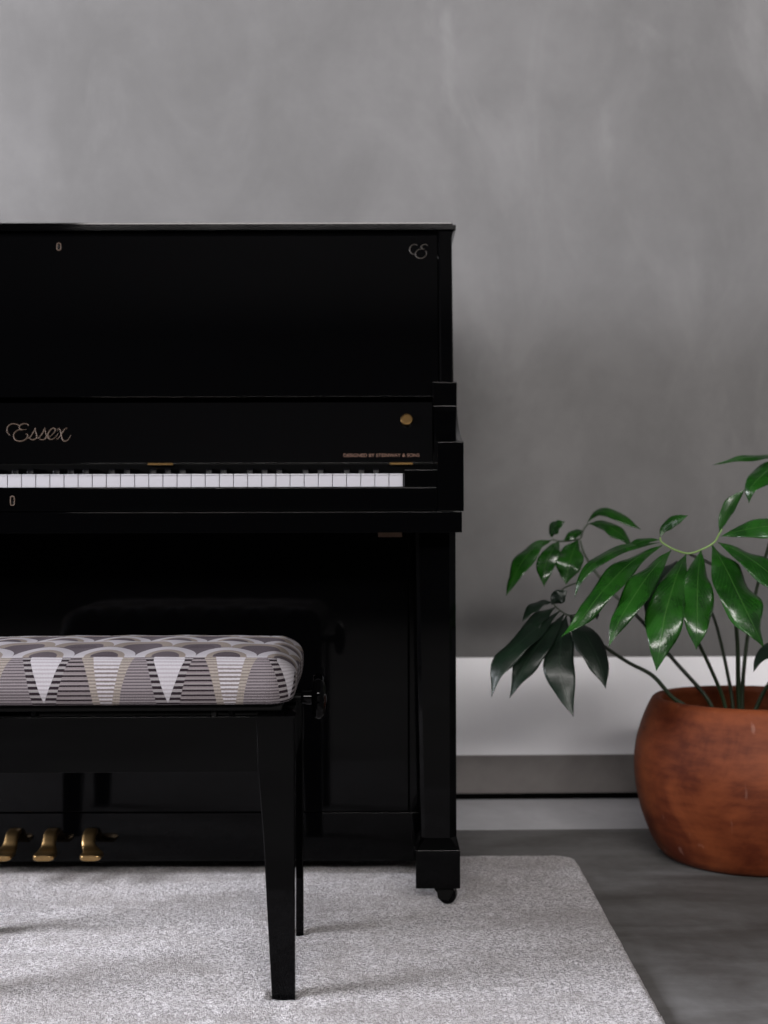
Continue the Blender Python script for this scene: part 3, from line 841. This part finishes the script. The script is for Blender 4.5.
# --- a frond behind it whose blades show between the front ones
F2 = part('frond', stem_mesh([(733, 720, 2.79), (731, 695, 2.79), (721, 645, 2.79), (711, 612, 2.78), (692, 580, 2.74), (676, 562, 2.72)], 0.0042, 0.0022), M_STEM, plant, 1.0, 'shaded frond behind the large one')
for i, (pts, wp, nh) in enumerate([([(676, 562, 2.72), (664, 572, 2.69), (652, 592, 2.67), (645, 618, 2.66)], 22, (-0.5, -0.7, 0.4)),
                                   ([(676, 562, 2.72), (674, 585, 2.68), (668, 612, 2.66), (662, 640, 2.66)], 20, (-0.2, -0.9, 0.3))]):
    leaflet(pts, wp, F2, M_LEAF_SHADE, nh, seed=50 + i)
part('stem', stem_mesh([(727, 720, 2.74), (722, 697, 2.735), (708, 664, 2.71), (699, 645, 2.69), (690, 622, 2.67), (680, 600, 2.66), (672, 580, 2.68)], 0.0040, 0.0030), M_STEM, plant, 1.0)
# --- the back left frond, green in the light
F3 = part('frond', stem_mesh([(716, 722, 2.80), (706, 698, 2.80), (671, 658, 2.81), (640, 620, 2.83), (616, 597, 2.85), (601, 580, 2.86), (585, 556, 2.88), (580, 541, 2.89)], 0.0046, 0.0022), M_STEM, plant, 1.0, 'back frond with drooping blades')
part('rachis', stem_mesh([(552, 540, 2.88), (560, 541.5, 2.88), (570, 541, 2.885), (580, 539, 2.89), (583, 531, 2.89), (588, 524, 2.89)], 0.0020, 0.0018), M_STEM, F3, 1.0)
for i, (pts, wp, nh, kw) in enumerate([([(551, 538, 2.88), (552, 531, 2.87), (557, 525, 2.86), (565, 522, 2.86)], 14, (-0.3, -0.8, 0.5), dict(peak=0.5)),
        ([(552, 540, 2.88), (536, 546, 2.85), (523, 561, 2.83), (513, 578, 2.82), (506, 596, 2.82)], 20, (-0.35, -0.75, 0.5), dict(wave=0.2)),
        ([(559, 541, 2.88), (552, 551, 2.85), (546, 563, 2.84), (544, 576, 2.83), (544, 587, 2.83)], 20, (-0.2, -0.85, 0.45), {}),
        ([(578, 540, 2.88), (573, 552, 2.86), (569, 564, 2.84), (567, 575, 2.84), (566, 585, 2.84)], 28, (0.1, -0.88, 0.42), dict(wave=0.14)),
        ([(563, 541, 2.885), (569, 537, 2.88), (575, 534, 2.88), (583, 531, 2.87)], 11, (0.0, -0.8, 0.6), {}),
        ([(587, 523, 2.89), (597, 513, 2.88), (611, 513, 2.87), (626, 521, 2.86), (641, 530, 2.85)], 13, (0.1, -0.75, 0.65), dict(wave=0.1)),
        ([(588, 524, 2.89), (602, 524, 2.87), (617, 532, 2.85), (627, 541, 2.84), (631, 549, 2.84)], 17, (0.2, -0.8, 0.55), dict(wave=0.1))]):
    leaflet(pts, wp, F3, M_LEAF, nh, seed=70 + i, **kw)
# --- the low left frond, with shade painted into its leaf colour
F4 = part('frond', stem_mesh([(700, 724, 2.72), (686, 708, 2.715), (671, 697, 2.71), (652, 676, 2.70), (628, 663, 2.69), (603, 646, 2.68), (585, 628, 2.67), (570, 616, 2.66)], 0.0048, 0.0026), M_STEM, plant, 1.0, 'low dark frond on the left')
part('rachis', stem_mesh([(577, 583, 2.68), (565, 588, 2.67), (556, 596, 2.665), (553, 603, 2.66), (560, 611, 2.66), (570, 616, 2.66), (582, 613, 2.67)], 0.0013, 0.0017), M_STEM, F4, 1.0)
for i, (pts, wp, nh, kw) in enumerate([([(560, 611, 2.66), (540, 625, 2.62), (515, 647, 2.59), (498, 668, 2.57), (491, 697, 2.56)], 26, (-0.45, -0.7, 0.5), dict(wave=0.2)),
        ([(564, 614, 2.66), (550, 630, 2.62), (531, 655, 2.59), (518, 678, 2.57), (509, 698.5, 2.56)], 26, (-0.35, -0.8, 0.45), dict(wave=0.24)),
        ([(566, 616, 2.66), (561, 640, 2.61), (559, 668, 2.58), (565, 692, 2.57), (573, 717, 2.56)], 31, (-0.1, -0.9, 0.38), dict(wave=0.10)),
        ([(570, 617, 2.66), (583, 632, 2.62), (594, 652, 2.60), (601, 670, 2.59), (605.5, 689, 2.58)], 32, (0.3, -0.85, 0.4), dict(wave=0.08, peak=0.5)),
        ([(556, 607, 2.66), (541, 615, 2.64), (528, 629, 2.62), (518, 648, 2.61)], 20, (-0.4, -0.6, 0.65), {}),
        ([(553, 602, 2.66), (541, 603, 2.65), (530, 610, 2.64), (522, 622, 2.63)], 13, (-0.3, -0.6, 0.7), {}),
        ([(551, 605, 2.66), (555, 600, 2.655), (560, 596, 2.65), (567, 591, 2.65)], 15, (0.1, -0.9, 0.3), dict(peak=0.5)),
        ([(582, 613, 2.67), (590, 611, 2.67), (595, 614, 2.66), (597, 620, 2.65)], 10, (0.3, -0.8, 0.5), {})]):
    leaflet(pts, wp, F4, M_LEAF_SHADE, nh, seed=90 + i, **kw)
# --- the tall frond to the right
F5 = part('frond', stem_mesh([(742, 722, 2.80), (742, 690, 2.80), (747, 640, 2.79), (757, 588, 2.76), (770, 542, 2.73), (782, 495, 2.70), (790, 462, 2.66)], 0.0046, 0.0022), M_STEM, plant, 1.0, 'tall frond at the right')
for i, (pts, wp, nh, kw) in enumerate([([(790, 460, 2.66), (766, 457, 2.63), (740, 459, 2.61), (713, 465.5, 2.60)], 11, (0.0, -0.55, 0.84), {}),
        ([(790, 462, 2.66), (772, 468, 2.62), (758, 480, 2.59), (750, 491, 2.58), (749, 504, 2.58)], 24, (-0.3, -0.8, 0.5), dict(wave=0.14)),
        ([(790, 462, 2.66), (790, 490, 2.61), (792, 515, 2.58), (797, 540, 2.57)], 26, (0.1, -0.88, 0.42), {}),
        ([(792, 460, 2.66), (812, 475, 2.62), (828, 500, 2.59), (836, 528, 2.58)], 26, (0.3, -0.85, 0.42), {}),
        ([(792, 459, 2.66), (815, 450, 2.65), (840, 452, 2.63), (862, 464, 2.62)], 20, (0.2, -0.7, 0.65), {}),
        ([(791, 458, 2.66), (794, 440, 2.67), (802, 424, 2.67), (812, 414, 2.67)], 16, (0.3, -0.8, 0.4), {})]):
    leaflet(pts, wp, F5, M_LEAF, nh, seed=110 + i, **kw)
# --- the low frond leaving the frame at the right
F6 = part('frond', stem_mesh([(750, 722, 2.74), (765, 690, 2.72), (790, 655, 2.66), (805, 640, 2.62)], 0.0044, 0.0022), M_STEM, plant, 1.0, 'low frond at the right')
for i, (pts, wp, nh, kw) in enumerate([([(805, 640, 2.62), (785, 642, 2.59), (767, 652, 2.57), (758, 661, 2.56), (753, 673, 2.55)], 17, (-0.3, -0.75, 0.55), {}),
        ([(805, 640, 2.62), (800, 662, 2.58), (795, 690, 2.56), (795, 712, 2.55)], 28, (0.0, -0.9, 0.4), {}),
        ([(806, 640, 2.62), (822, 658, 2.58), (834, 682, 2.56), (840, 704, 2.55)], 28, (0.3, -0.85, 0.4), {})]):
    leaflet(pts, wp, F6, M_LEAF_SHADE, nh, seed=130 + i, **kw)

# ------------------------------------------------------------------ daylight, added front fill and camera
def area(name, loc, target, sx, sy, power, col):
    L = bpy.data.lights.new(name, 'AREA'); L.shape = 'RECTANGLE'; L.size = sx; L.size_y = sy; L.energy = power; L.color = col
    o = bpy.data.objects.new(name, L); COL.objects.link(o); o.location = loc
    d = Vector(target) - Vector(loc); o.rotation_euler = d.to_track_quat('-Z', 'Y').to_euler()
    return o
area('window_daylight', (XL - 0.2, (W_Y0 + W_Y1) / 2, (W_Z0 + W_Z1) / 2), (0, (W_Y0 + W_Y1) / 2 + 0.001, (W_Z0 + W_Z1) / 2), W_Y1 - W_Y0 + 0.2, W_Z1 - W_Z0 + 0.2, 505, (0.92, 0.925, 1.0))
area('front_fill', ((V_X0 + V_X1) / 2, YF - 0.2, (V_Z0 + V_Z1) / 2), ((V_X0 + V_X1) / 2, 0, (V_Z0 + V_Z1) / 2 - 0.001), V_X1 - V_X0 + 0.2, V_Z1 - V_Z0 + 0.2, 960, (1.0, 0.95, 0.93))  # fill light added behind the camera, through the high opening
w_ = bpy.data.worlds.new('World'); SC.world = w_; w_.use_nodes = True
w_.node_tree.nodes['Background'].inputs[0].default_value = (0.6, 0.65, 0.72, 1); w_.node_tree.nodes['Background'].inputs[1].default_value = 0.5

cam = bpy.data.cameras.new('Camera'); co = bpy.data.objects.new('Camera', cam); COL.objects.link(co)
co.location = (0, 0, CAMZ)
co.rotation_mode = 'QUATERNION'
co.rotation_quaternion = (Matrix.Rotation(math.pi / 2, 3, 'X') @ Matrix.Rotation(math.radians(-0.12), 3, 'Z')).to_quaternion()
cam.sensor_fit = 'VERTICAL'; cam.sensor_height = 36.0; cam.sensor_width = 27.0
cam.lens = FPX / 1024.0 * 36.0
cam.clip_start = 0.05
cam.dof.use_dof = True; cam.dof.focus_distance = 2.05; cam.dof.aperture_fstop = 4.5
SC.camera = co
SC.view_settings.view_transform = 'Standard'; SC.view_settings.look = 'None'; SC.view_settings.gamma = 1.0
SC.view_settings.use_curve_mapping = False; SC.view_settings.exposure = 0.0
SC.cycles.max_bounces = 8; SC.cycles.diffuse_bounces = 4
SC.cycles.use_denoising = True
